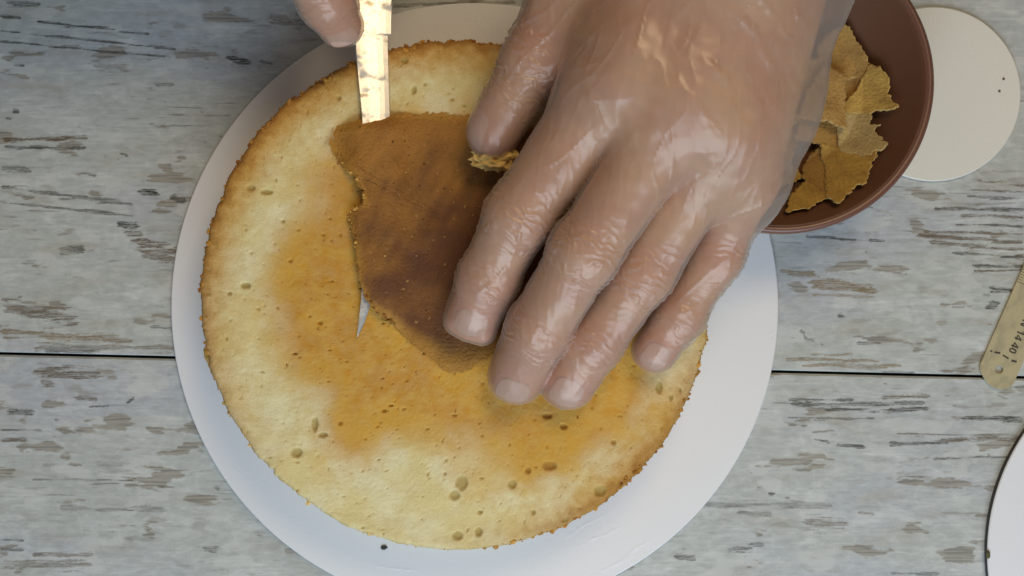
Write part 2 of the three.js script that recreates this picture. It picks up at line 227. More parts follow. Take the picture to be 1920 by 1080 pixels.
function cakeColor(x, z) {
  const px = pxT(x), py = pyT(z), n1 = fbm(px * 0.012, py * 0.012, 2, 4), n2 = fbm(px * 0.05, py * 0.05, 6, 3), n3 = noise(px * 0.35, py * 0.35, 1), a = Math.atan2(z - CZ, x - CX), rim = (edgeR(a) - Math.hypot(x - CX, z - CZ)) * PXM;
  let c = mix3(PALE, CREAM, ss(-0.25, 0.3, n1 + 0.2 * n2));
  // baked rim
  const ul = Math.max(0, Math.cos(a + 2.45)) ** 1.2, lr = Math.max(0, Math.cos(a - 0.78)) ** 6, top = Math.max(0, Math.cos(a + 1.4)) ** 4, strength = clamp(0.05 + 0.95 * ul + 0.9 * lr + 0.35 * top);
  c = mix3(c, GOLD, strength * 0.95 * ss(92, 8, rim + 26 * n2 + 5 * n3));
  c = mix3(c, BURNT, strength * 0.75 * ss(32, 0, rim + 22 * n2 + 4 * n3));
  c = mix3(c, [0.5, 0.3, 0.08], 0.6 * ss(6, -2, rim + 10 * n2));
  // scraped amber layer with soft, blotchy outline
  const d = polyDist(amberPoly, px, py) + 40 * n1 + 16 * n2;
  const amb = ss(46, -56, d);
  c = mix3(c, mix3(AMBER2, AMBER, ss(-0.2, 0.25, n1 * 1.2 + 0.4 * n2)), amb * (0.86 + 0.2 * n2));
  const e2 = polyDist([[800, 820], [905, 810], [1000, 850], [1010, 920], [930, 940], [860, 930]], px, py) + 30 * n2;
  c = mix3(c, AMBER2, 0.4 * ss(25, -30, e2));
  // skin left on the cake under and round the loosened crust
  const dc = polyDist(crustPoly, px, py) + 10 * n2;
  c = mix3(c, CRUST, 0.75 * ss(7, -9, dc));
  const p = poreAt(px, py); if (p > 0) c = mix3(c, amb > 0.5 ? [0.36, 0.185, 0.035] : [0.40, 0.30, 0.095], 0.78 * p);
  const g = 1 + 0.10 * n3 + 0.11 * noise(px * 0.75, py * 0.75, 5) + 0.07 * n2;
  return c.map((v) => v * g);
}
const CT = 1536, CS = 0.184;
const cakeMap = dataTex(CT, CT, (i, j) => cakeColor(CX + (i / CT - 0.5) * CS, CZ + (j / CT - 0.5) * CS));
const cakeBump = dataTex(1024, 1024, (i, j) => { const x = i * 0.18, y = j * 0.18; return 0.5 + 0.45 * noise(x * 1.1, y * 1.1, 2) + 0.5 * noise(x * 3.1, y * 3.1, 7) - 0.8 * ss(0.35, 0.7, noise(x * 1.7, y * 1.7, 11)); }, false);
const cakeMat = std([1, 1, 1], 0.86, { map: cakeMap, bumpMap: cakeBump, bumpScale: 0.0001, specularIntensity: 0.35 });
const cakeTop = (x, z) => T + 0.0006 * noise(x * 30, z * 30, 2) + 0.00035 * noise(x * 120, z * 120, 4);
const cake = group('sponge_cake', CX, 0, CZ);
tag(cake, 'round yellow sponge cake with its brown top crust partly sliced away', 'cake');
{
  const NA = 960, NT = 190, NS = 26, base = 0.0022, pos = [], uv = [], idx = [], rows = NT + NS + 1, rr = 0.0026;
  for (let k = 0; k <= NT + NS; k++) for (let i = 0; i < NA; i++) {
    const a = i / NA * Math.PI * 2, R = edgeR(a), ca = Math.cos(a), sa = Math.sin(a);
    let r, y;
    if (k <= NT) {                                        // top with rounded shoulder
      r = R * Math.pow(k / NT, 0.92); const x = CX + r * ca, z = CZ + r * sa, s = clamp((r - (R - rr)) / rr);
      y = cakeTop(x, z) - rr * 0.8 * (1 - Math.sqrt(Math.max(0, 1 - s * s))) - 0.0009 * poreAt(pxT(x), pyT(z)) + 0.00022 * noise(x * 700, z * 700, 5) * (0.5 + s) + 0.0004 * noise(x * 260, z * 260, 8) * s;
    } else {
      const t = (k - NT) / NS; r = R - 0.0035 * t * t - 0.0006 * t + 0.0007 * noise(ca * 40, sa * 40, t * 14) * (1 - t * 0.6) + 0.0004 * noise(ca * 110, sa * 110, t * 40);
      y = mix(T - rr * 0.8, base, t);
    }
    pos.push(r * ca, y, r * sa); uv.push((r * ca) / CS + 0.5, (r * sa) / CS + 0.5);
  }
  for (let k = 0; k < NT + NS; k++) for (let i = 0; i < NA; i++) { const a = k * NA + i, b = k * NA + (i + 1) % NA, c = a + NA, d = b + NA; idx.push(a, b, d, a, d, c); }
  mesh('crumb_body', geom(pos, idx, { uv }), cakeMat, cake);
}
// a thin sheet with a ragged outline: outline in world x, z; top(x, z) its upper face
function sheetGeo(outline, { top, thick, jag = 0.0006, rings = 26, seed = 0, step = 0.0006, color, origin = [0, 0, 0] }) {
  const L = []; let total = 0;
  for (let i = 0; i < outline.length; i++) { const a = outline[i], b = outline[(i + 1) % outline.length], l = Math.hypot(b[0] - a[0], b[1] - a[1]); L.push(l); total += l; }
  const N = Math.max(40, Math.round(total / step)), ring = [];
  let cx = 0, cz = 0;
  for (let i = 0, s = 0, k = 0; i < N; i++) {
    const at = i / N * total; while (at > s + L[k] && k < L.length - 1) s += L[k++];
    const a = outline[k], b = outline[(k + 1) % outline.length], t = (at - s) / L[k], nx = (b[1] - a[1]) / L[k], nz = -(b[0] - a[0]) / L[k], x = mix(a[0], b[0], t), z = mix(a[1], b[1], t);
    const j = jag * (1.3 * noise(x * 230, z * 230, seed) + 1.1 * noise(x * 620, z * 620, seed + 3) + 0.8 * noise(x * 1500, z * 1500, seed + 5));
    ring.push([x + nx * j, z + nz * j]); cx += x / N; cz += z / N;
  }
  const pos = [], uv = [], col = [], idx = [], [ox, oy, oz] = origin;
  for (const side of [0, 1]) for (let k = 0; k <= rings; k++) for (let i = 0; i < N; i++) {
    const f = 1 - Math.pow(1 - k / rings, 1.3), x = mix(cx, ring[i][0], f), z = mix(cz, ring[i][1], f), th = thick * (0.8 + 0.5 * noise(x * 300, z * 300, seed + 9)) * (1 - 0.55 * ss(0.9, 1, f));
    const y = top(x, z) - 0.0004 * ss(0.93, 1, f) + 0.00015 * noise(x * 900, z * 900, seed) - (side ? th : 0);
    pos.push(x - ox, y - oy, z - oz); uv.push(x / 0.05, z / 0.05); if (color) col.push(...color(x, z, side, f));
  }
  const M = (rings + 1) * N;
  for (const side of [0, 1]) for (let k = 0; k < rings; k++) for (let i = 0; i < N; i++) { const a = side * M + k * N + i, b = side * M + k * N + (i + 1) % N, c = a + N, d = b + N; side ? idx.push(a, d, b, a, c, d) : idx.push(a, b, d, a, d, c); }
  for (let i = 0; i < N; i++) { const a = rings * N + i, b = rings * N + (i + 1) % N; idx.push(a, b, M + b, a, M + b, M + a); }
  const g = geom(pos, idx, { uv, col: color && col }), nrm = g.attributes.normal, up = nrm.getY(Math.floor(N * rings / 2));
  if (up < 0) { const ix = g.index.array; for (let i = 0; i < ix.length; i += 3) [ix[i + 1], ix[i + 2]] = [ix[i + 2], ix[i + 1]]; g.computeVertexNormals(); }
  return g;
}
// the knife lies under the crust from pixel (705, 215) to its tip at (672, 630)
const bladeLift = (px, py) => { const along = ss(200, 250, py) * ss(640, 560, py), mid = 704 - 0.00012 * Math.max(0, py - 300) ** 2 * 0.6, d = px - mid; return along * 0.0042 * ss(80, 24, Math.abs(d)); };
const crumbBump = dataTex(512, 512, (i, j) => 0.5 + 0.5 * noise(i * 0.11, j * 0.11, 1) + 0.4 * noise(i * 0.31, j * 0.31, 2) - 0.7 * ss(0.3, 0.65, noise(i * 0.16, j * 0.16, 3)), false);
const crumbMat = (rough = 0.85) => std([1, 1, 1], rough, { vertexColors: true, bumpMap: crumbBump, bumpScale: 0.0002, specularIntensity: 0.4 });
{
  const outline = crustPoly.map(([x, y]) => [wx(x, T), wz(y, T)]);
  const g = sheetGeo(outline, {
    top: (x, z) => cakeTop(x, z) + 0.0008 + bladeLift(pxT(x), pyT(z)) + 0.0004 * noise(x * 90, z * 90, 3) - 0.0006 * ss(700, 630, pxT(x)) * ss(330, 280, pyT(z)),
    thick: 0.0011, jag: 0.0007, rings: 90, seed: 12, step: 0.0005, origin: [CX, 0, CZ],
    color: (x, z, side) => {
      const px = pxT(x), py = pyT(z), n = fbm(px * 0.01, py * 0.012, 8, 4), s = fbm((px + py * 0.6) * 0.05, (py - px * 0.6) * 0.012, 4, 3), f = noise(px * 0.5, py * 0.5, 3);
      if (side) return [0.62, 0.36, 0.09];
      const deep = ss(0.8, -0.5, n * 1.0 + (Math.hypot((px - 880) * 0.9, (py - 520) * 0.85) - 140) / 190 + 0.25 * s);  // browner crust towards the index finger, with the hand's shade painted into it
      let c = mix3([0.37, 0.168, 0.034], CRUST_SHADE, deep);
      const d = polyDist(crustPoly, px, py); c = mix3(c, [0.50, 0.255, 0.045], 0.7 * ss(-16 - 34 * ss(560, 640, py) - 16 * ss(720, 650, px) * ss(360, 300, py), -1, d + 16 * n));
      if (noise(px * 0.16, py * 0.16, 40) > 0.58) c = mix3(c, [0.10, 0.035, 0.012], 0.7);
      if (noise(px * 0.13, py * 0.13, 50) > 0.62) c = mix3(c, [0.52, 0.30, 0.10], 0.6);
      return c.map((v) => v * (1 + 0.10 * f + 0.16 * s));
    },
  });
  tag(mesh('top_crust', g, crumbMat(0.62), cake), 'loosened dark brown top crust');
  // flake hanging off the rim
  const fl = [[386, 640], [398, 655], [408, 690], [402, 705], [396, 700], [392, 690], [389, 676], [383, 660]].map(([x, y]) => [wx(x, 0.03), wz(y, 0.03)]);
  mesh('rim_flake', sheetGeo(fl, { top: (x, z) => 0.031 + 0.002 * noise(x * 200, z * 200, 1), thick: 0.002, jag: 0.0005, rings: 8, seed: 3, origin: [CX, 0, CZ], color: () => [0.52, 0.33, 0.09] }), crumbMat(), cake);
}

// ---------------------------------------------------------------- knife
{
  const ROLL = 0.18, st = [ // py, left px, right px
    [-40, 660, 735], [-5, 661, 734], [40, 664, 734], [63, 665.5, 734], [67, 666, 727.5], [95, 668, 728], [150, 673, 730], [215, 680, 732], [300, 685, 730], [380, 686, 726], [440, 685, 720], [500, 682.5, 712], [545, 680, 702], [575, 677.5, 695], [600, 675, 687], [618, 673, 679], [632, 671.6, 672.4]];
  const S = []; for (let i = 0; i < st.length - 1; i++) { const n = Math.max(1, Math.round((st[i + 1][0] - st[i][0]) / 14)); for (let k = 0; k < n; k++) { const t = k / n; S.push(st[i].map((v, q) => mix(v, st[i + 1][q], t))); } } S.push(st[st.length - 1]);
  const k = group('kitchen_knife', wx(697, T), T, wz(0, T)); tag(k, 'narrow shiny steel knife slid under the brown cake crust', 'knife');
  const pos = [], idx = [], uv = [], C = 8;
  S.forEach(([py, l, r], q) => {
    const taper = ss(640, 480, py), y0 = T + 0.0031 - 0.0013 * ss(215, 420, py) + 0.0012 * ss(420, 640, py) - 0.0000135 * Math.max(0, 250 - py);
    const cross = [[0, 0.0], [0.03, 0.95], [0.3, 1.08], [0.66, 1], [0.84, 0.6], [0.985, 0.12], [1, -0.05], [0.5, -0.9]];
    for (const [f, t] of cross) {
      const px = mix(l, r, f), mid = mix(700, (l + r) / 2, ss(300, 560, py)), off = wx(px, T) - wx(mid, T);
      pos.push(wx(mid, T) + off - k.position.x, y0 - Math.sin(ROLL) * off + 0.0006 * t * (0.35 + 0.65 * taper) - T, wz(py, T) - k.position.z); uv.push(px / 260, py / 260);
    }
    if (q) for (let c = 0; c < C; c++) { const a = (q - 1) * C + c, b = (q - 1) * C + (c + 1) % C, d = q * C + c, e = q * C + (c + 1) % C; idx.push(a, d, e, a, e, b); }
  });
  const smear = dataTex(512, 512, (i, j) => 0.40 + 0.35 * ss(0.05, 0.4, fbm(i * 0.012, j * 0.02, 4, 4)) + 0.06 * noise(i * 0.4, j * 0.05, 2), false);
  const film = dataTex(512, 512, (i, j) => { const a = ss(0.16, 0.42, fbm(i * 0.016, j * 0.018, 14, 4)); return mix3([0.72, 0.71, 0.69], [0.25, 0.22, 0.16], 0.85 * a); });
  const g = geom(pos, idx, { uv }).toNonIndexed(); g.computeVertexNormals();
  mesh('blade', g, std([1, 1, 1], 1, { metalness: 0.92, map: film, roughnessMap: smear }), k);
  const hp = [], hi = [], HS = 14, HC = 16; // wooden handle, oval and swelling towards the butt
  for (let i = 0; i <= HS; i++) { const t = i / HS, z = wz(-12, T) - k.position.z - t * 0.112, w = 0.0072 + 0.0022 * Math.sin(t * 2.6) - 0.003 * ss(0.9, 1, t) - 0.0025 * ss(0.04, 0, t), hh = w * 0.72; for (let c = 0; c < HC; c++) { const a = c / HC * 6.2832; hp.push(Math.cos(a) * w, 0.0008 + Math.sin(a) * hh - t * 0.004, z); } }
  for (let i = 0; i < HS; i++) for (let c = 0; c < HC; c++) { const a = i * HC + c, b = i * HC + (c + 1) % HC; hi.push(a, a + HC, b + HC, a, b + HC, b); }
  for (const i of [0, HS]) { const m = hp.length / 3; hp.push(0, 0.0008 - (i / HS) * 0.004, hp[i * HC * 3 + 2]); for (let c = 0; c < HC; c++) i ? hi.push(m, i * HC + (c + 1) % HC, i * HC + c) : hi.push(m, c, (c + 1) % HC); }
  mesh('handle', geom(hp, hi), std([0.16, 0.035, 0.018], 0.35), k);
}

// ---------------------------------------------------------------- brown bowl and crust scraps
const BH = 0.040, BX = wx(1468, BH), BZ = wz(153, BH), BR = 284 / SCALE * (HEIGHT - BH) / HEIGHT;
const innerY = (r) => 0.0055 + (BH - 0.0055) * Math.pow(clamp(r / (BR - 0.0025)), 2.3);
{
  const g = group('bowl', BX, 0.0002, BZ); tag(g, 'glazed brown bowl holding sliced cake crust', 'bowl');
  const inner = [], outer = [];
  for (let i = 0; i <= 40; i++) { const r = (BR - 0.0027) * (1 - i / 40); inner.push([r, innerY(r) - 0.0002]); }
  const foot = [[0, 0.0022], [0.0125, 0.0022], [0.0135, 0], [0.0160, 0], [0.0166, 0.0022]];
  for (let i = 1; i <= 30; i++) { const t = i / 30, r = mix(0.0166, BR, Math.sin(t * Math.PI / 2) ** 0.95); outer.push([r, 0.0022 + (BH - 0.0052) * (1 - Math.sqrt(Math.max(0, 1 - t ** 2.2)) * 1) * 0.55 + (BH - 0.0052) * 0.45 * t * t]); }
  const rim = [[BR + 0.0003, BH - 0.0022], [BR + 0.0002, BH - 0.001], [BR - 0.0006, BH - 0.0002], [BR - 0.0016, BH - 0.0001], [BR - 0.0024, BH - 0.0007]];
  const lathe = new THREE.LatheGeometry([...foot, ...outer, ...rim].map((p) => new THREE.Vector2(...p)), 160);
  const clay = std([0.16, 0.066, 0.040], 0.36, { clearcoat: 0.25, clearcoatRoughness: 0.3 });
  const clayIn = std([0.150, 0.066, 0.036], 0.42, { clearcoat: 0.15, clearcoatRoughness: 0.4 });
  mesh('outer_wall', lathe, clay, g);
  mesh('inner_wall', new THREE.LatheGeometry([[BR - 0.0024, BH - 0.0007], ...inner].map((p) => new THREE.Vector2(...p)), 160), clayIn, g);
}
{
  const Z = (pts) => pts.map(([x, y]) => [1430 + x / 2.844, 40 + y / 2.842]);
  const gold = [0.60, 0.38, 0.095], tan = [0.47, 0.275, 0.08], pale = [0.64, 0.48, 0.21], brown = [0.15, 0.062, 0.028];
  const list = [ // outline, height, slope x, slope z, colour, label
    [Z([[430, 40], [480, 110], [550, 250], [545, 285], [440, 302], [330, 232], [300, 150], [370, 60]]), 0.0220, 0.05, -0.10, tan, 'long tan crust scrap with a pale cut edge, uppermost towards the bowl rim'],
    [Z([[555, 255], [600, 262], [625, 300], [635, 400], [665, 470], [560, 487], [480, 482], [430, 440], [505, 370]]), 0.0242, 0.25, 0.05, gold, 'golden crust scrap with a pointed corner reaching towards the bare bowl wall'],
    [Z([[330, 245], [440, 302], [430, 420], [436, 560], [330, 522], [205, 505], [240, 380]]), 0.0262, -0.05, 0.08, tan, 'broad smooth tan crust scrap in the middle of the bowl'],
    [Z([[430, 478], [560, 492], [556, 560], [592, 570], [562, 600], [602, 662], [580, 692], [510, 712], [425, 690], [415, 560]]), 0.0236, 0.2, 0.1, pale, 'pale crumbly scrap lying crumb side up in the bowl'],
    [Z([[200, 525], [330, 528], [430, 565], [425, 690], [320, 655], [190, 622]]), 0.0215, -0.1, 0.25, tan, 'tan crust scrap with a dark fold below the broad smooth one'],
    [Z([[325, 668], [430, 692], [552, 716], [500, 830], [462, 890], [440, 885], [380, 942], [345, 972], [305, 932], [332, 800]]), 0.0228, 0.12, 0.12, gold, 'large golden crust scrap with ragged lower edge in the bowl'],
    [Z([[232, 742], [322, 662], [330, 800], [302, 940], [205, 832]]), 0.0196, 0.0, 0.05, tan, 'narrow tan crust scrap wedged beside the large golden one'],
    [Z([[82, 1022], [112, 952], [222, 850], [302, 872], [302, 942], [200, 1002]]), 0.0182, 0.05, 0.2, gold, 'wedge shaped golden scrap lowest in the bowl'],
    [Z([[148, 642], [205, 615], [272, 670], [205, 765], [188, 840], [138, 762]]), 0.0145, 0.1, 0.1, brown, 'dark brown scrap deep between the tan ones'],  // lies in shadow; that shade is painted in as the brown base
    [Z([[60, 780], [140, 755], [192, 842], [45, 895], [10, 870]]), 0.0165, -0.1, 0.1, gold, 'small yellow scrap under the edge of the hand'],
    [Z([[60, 560], [200, 520], [205, 620], [140, 760], [20, 760]]), 0.0190, -0.1, 0.1, tan, 'tan scrap mostly hidden below the gloved hand'],
    [Z([[120, 250], [320, 200], [340, 250], [230, 390], [190, 520], [70, 520]]), 0.0230, -0.15, 0.0, gold, 'golden scrap tucked below the gloved wrist'],
    [Z([[395, 275], [525, 262], [530, 400], [440, 470], [375, 390]]), 0.0205, 0.1, 0.0, tan, 'short tan scrap in the gap between the long and the pointed ones'],
    [Z([[200, 320], [400, 340], [430, 600], [300, 740], [120, 720], [90, 460]]), 0.0118, 0.0, 0.0, tan, 'flat tan scrap at the bottom of the scrap pile'],
  ];
  const mat = crumbMat(0.8);
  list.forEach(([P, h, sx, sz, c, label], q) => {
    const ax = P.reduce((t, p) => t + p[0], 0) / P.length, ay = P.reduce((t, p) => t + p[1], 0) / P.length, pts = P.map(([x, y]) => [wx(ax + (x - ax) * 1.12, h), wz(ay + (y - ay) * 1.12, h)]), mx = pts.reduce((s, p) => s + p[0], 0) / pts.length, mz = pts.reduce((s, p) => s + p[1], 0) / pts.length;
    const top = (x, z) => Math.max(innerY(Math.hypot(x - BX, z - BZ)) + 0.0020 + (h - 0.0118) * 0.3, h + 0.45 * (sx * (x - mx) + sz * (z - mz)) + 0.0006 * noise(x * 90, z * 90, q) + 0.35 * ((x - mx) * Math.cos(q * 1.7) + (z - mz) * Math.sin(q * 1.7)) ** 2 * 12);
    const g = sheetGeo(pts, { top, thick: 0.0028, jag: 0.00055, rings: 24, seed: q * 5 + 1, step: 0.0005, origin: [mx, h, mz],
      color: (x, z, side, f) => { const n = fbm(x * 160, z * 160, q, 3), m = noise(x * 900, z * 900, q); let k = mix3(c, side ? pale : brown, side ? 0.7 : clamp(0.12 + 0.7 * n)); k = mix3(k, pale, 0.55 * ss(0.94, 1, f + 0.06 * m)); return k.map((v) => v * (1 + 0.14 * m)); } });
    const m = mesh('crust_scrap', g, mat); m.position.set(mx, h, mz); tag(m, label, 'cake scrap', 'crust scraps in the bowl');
  });
}

// ---------------------------------------------------------------- ruler
{
  const dir = new THREE.Vector2(0.404, -0.915), px0 = 1836, py0 = 683, w = 71 / SCALE, len = 0.42, th = 0.0009;
  const g = group('steel_ruler', wx(px0), 0.0002, wz(py0)); g.rotation.y = Math.atan2(-dir.y, dir.x); tag(g, 'brass toned metal ruler with stamped figures and a hanging hole', 'ruler');
  // local x runs along the ruler, local z across it
  const s = new THREE.Shape(), e = -0.0062;
  s.moveTo(len, 0); s.lineTo(0.001, 0); s.bezierCurveTo(-0.001, 0, -0.0018, -0.0006, -0.0030, -0.0022); s.bezierCurveTo(e, -0.0058, e - 0.0004, -0.0100, -0.0046, -w + 0.0022); s.quadraticCurveTo(-0.0034, -w, -0.0010, -w); s.lineTo(len, -w); s.closePath();
  const hole = new THREE.Path(); hole.absarc(0.0009 + 0.0002, -0.0072, 0.0016, 0, Math.PI * 2); s.holes.push(hole);
  const body = new THREE.ExtrudeGeometry(s, { depth: th, bevelEnabled: true, bevelSize: 0.0001, bevelThickness: 0.0001, bevelSegments: 1, curveSegments: 16 }); body.rotateX(-Math.PI / 2);
  const brass = dataTex(512, 512, (i, j) => { const n = fbm(i * 0.012, j * 0.02, 3, 4), f = noise(i * 0.03, j * 0.9, 6); const c = mix3([0.56, 0.49, 0.29], [0.43, 0.38, 0.24], ss(-0.2, 0.4, n)); return c.map((v) => v * (1 + 0.06 * f)); });
  brass.repeat.set(25, 25);
  mesh('blade_strip', body, std([1, 1, 1], 0.42, { metalness: 0.25, map: brass }), g);
  const ink = std([0.06, 0.05, 0.035], 0.7), font = await new FontLoader().loadAsync('fonts/droid/droid_sans_bold.typeface.json');
  const txt = (str, x, z, size, turn) => { const t = new TextGeometry(str, { font, size, depth: 0.00005, curveSegments: 4 }); t.rotateX(-Math.PI / 2); t.rotateY(turn); t.translate(x, th + 0.00012, z); mesh('stamped_figure', t, ink, g); };
  txt('40', 0.0128, 0.0076, 0.0028, Math.PI); txt('14', 0.0180, 0.0076, 0.0028, Math.PI); txt('N', 0.0222, 0.0076, 0.0028, Math.PI); txt('25', 0.0300, 0.0076, 0.0028, Math.PI);
  for (const [x, z, l, b] of [[0.0062, 0.0017, 0.0008, 0.0006], [0.0066, 0.0040, 0.0022, 0.0007], [0.0064, 0.0075, 0.0026, 0.0006], [0.0062, 0.0110, 0.0020, 0.0008]]) { const m = mesh('stamped_mark', new THREE.BoxGeometry(b, 0.00006, l), ink, g); m.position.set(x, th + 0.00013, z); m.rotation.y = (x * 9000) % 0.7 - 0.35; }
  for (let i = 0; i < 60; i++) { const m = mesh('scale_line', new THREE.BoxGeometry(0.00018, 0.00005, i % 5 ? 0.0016 : 0.003), ink, g); m.position.set(0.034 + i * 0.001, th + 0.00013, (i % 5 ? 0.0008 : 0.0015)); }
}
console.log('static done');

// ---------------------------------------------------------------- hands: tapered bones joined in a distance field, meshed with surface nets
const V = (x, y, z) => new THREE.Vector3(x, y, z);
function bone(a, b, ra, rb) { const d = b.clone().sub(a), l2 = d.lengthSq(); return { ax: a.x, ay: a.y, az: a.z, dx: d.x, dy: d.y, dz: d.z, i: 1 / l2, ra, dr: rb - ra }; }
function bd(B, x, y, z) { const px = x - B.ax, py = y - B.ay, pz = z - B.az; let t = (px * B.dx + py * B.dy + pz * B.dz) * B.i; t = t < 0 ? 0 : t > 1 ? 1 : t; const ex = px - B.dx * t, ey = py - B.dy * t, ez = pz - B.dz * t; return Math.sqrt(ex * ex + ey * ey + ez * ez) - B.ra - B.dr * t; }
const smin = (a, b, k) => { const h = Math.max(k - Math.abs(a - b), 0) / k; return Math.min(a, b) - h * h * k * 0.25; };
function surfaceNets(f, lo, hi, cell) {
  const n = [0, 1, 2].map((k) => Math.ceil((hi[k] - lo[k]) / cell) + 1), [nx, ny, nz] = n, F = new Float32Array(nx * ny * nz).fill(1), at = (i, j, k) => (k * ny + j) * nx + i, B = 8, far = cell * B * 0.9;
  for (let k = 0; k < nz; k += B) for (let j = 0; j < ny; j += B) for (let i = 0; i < nx; i += B) {
    const c = f(lo[0] + (i + B / 2) * cell, lo[1] + (j + B / 2) * cell, lo[2] + (k + B / 2) * cell), skip = Math.abs(c) > far + 0.003;
    for (let c2 = k; c2 < Math.min(nz, k + B); c2++) for (let b2 = j; b2 < Math.min(ny, j + B); b2++) for (let a2 = i; a2 < Math.min(nx, i + B); a2++) F[at(a2, b2, c2)] = skip ? c : f(lo[0] + a2 * cell, lo[1] + b2 * cell, lo[2] + c2 * cell);
  }
  const id = new Int32Array(nx * ny * nz).fill(-1), P = [];
  for (let k = 0; k < nz - 1; k++) for (let j = 0; j < ny - 1; j++) for (let i = 0; i < nx - 1; i++) {
    let s = 0, x = 0, y = 0, z = 0, m = 0; const v = [];
    for (let q = 0; q < 8; q++) { v[q] = F[at(i + (q & 1), j + ((q >> 1) & 1), k + (q >> 2))]; if (v[q] < 0) s++; }
    if (s === 0 || s === 8) continue;
    for (let q = 0; q < 8; q++) for (const e of [1, 2, 4]) if (!(q & e) && (v[q] < 0) !== (v[q | e] < 0)) { const t = v[q] / (v[q] - v[q | e]); x += (q & 1) + (e === 1 ? t : 0); y += ((q >> 1) & 1) + (e === 2 ? t : 0); z += (q >> 2) + (e === 4 ? t : 0); m++; }
    id[at(i, j, k)] = P.length / 3; P.push(lo[0] + (i + x / m) * cell, lo[1] + (j + y / m) * cell, lo[2] + (k + z / m) * cell);
  }
  const I = [], quad = (a, b, c, d, flip) => { if (a < 0 || b < 0 || c < 0 || d < 0) return; flip ? I.push(a, c, b, a, d, c) : I.push(a, b, c, a, c, d); };
  for (let k = 1; k < nz - 1; k++) for (let j = 1; j < ny - 1; j++) for (let i = 1; i < nx - 1; i++) {
    const s = F[at(i, j, k)] < 0;
    if (s !== (F[at(i + 1, j, k)] < 0)) quad(id[at(i, j - 1, k - 1)], id[at(i, j, k - 1)], id[at(i, j, k)], id[at(i, j - 1, k)], !s);
    if (s !== (F[at(i, j + 1, k)] < 0)) quad(id[at(i - 1, j, k - 1)], id[at(i - 1, j, k)], id[at(i, j, k)], id[at(i, j, k - 1)], !s);
    if (s !== (F[at(i, j, k + 1)] < 0)) quad(id[at(i - 1, j - 1, k)], id[at(i, j - 1, k)], id[at(i, j, k)], id[at(i - 1, j, k)], !s);
  }
  const N = new Float32Array(P.length), e = cell * 0.55;
  for (let q = 0; q < P.length; q += 3) {
    for (let pass = 0; pass < 2; pass++) {
      const x = P[q], y = P[q + 1], z = P[q + 2], gx = f(x + e, y, z) - f(x - e, y, z), gy = f(x, y + e, z) - f(x, y - e, z), gz = f(x, y, z + e) - f(x, y, z - e), l = Math.hypot(gx, gy, gz) || 1;
      if (pass === 0) { const d = clamp(f(x, y, z), -cell * 0.5, cell * 0.5); P[q] -= gx / l * d; P[q + 1] -= gy / l * d; P[q + 2] -= gz / l * d; } else { N[q] = gx / l; N[q + 1] = gy / l; N[q + 2] = gz / l; }
    }
  }
  return { pos: new Float32Array(P), nor: N, idx: I };
}
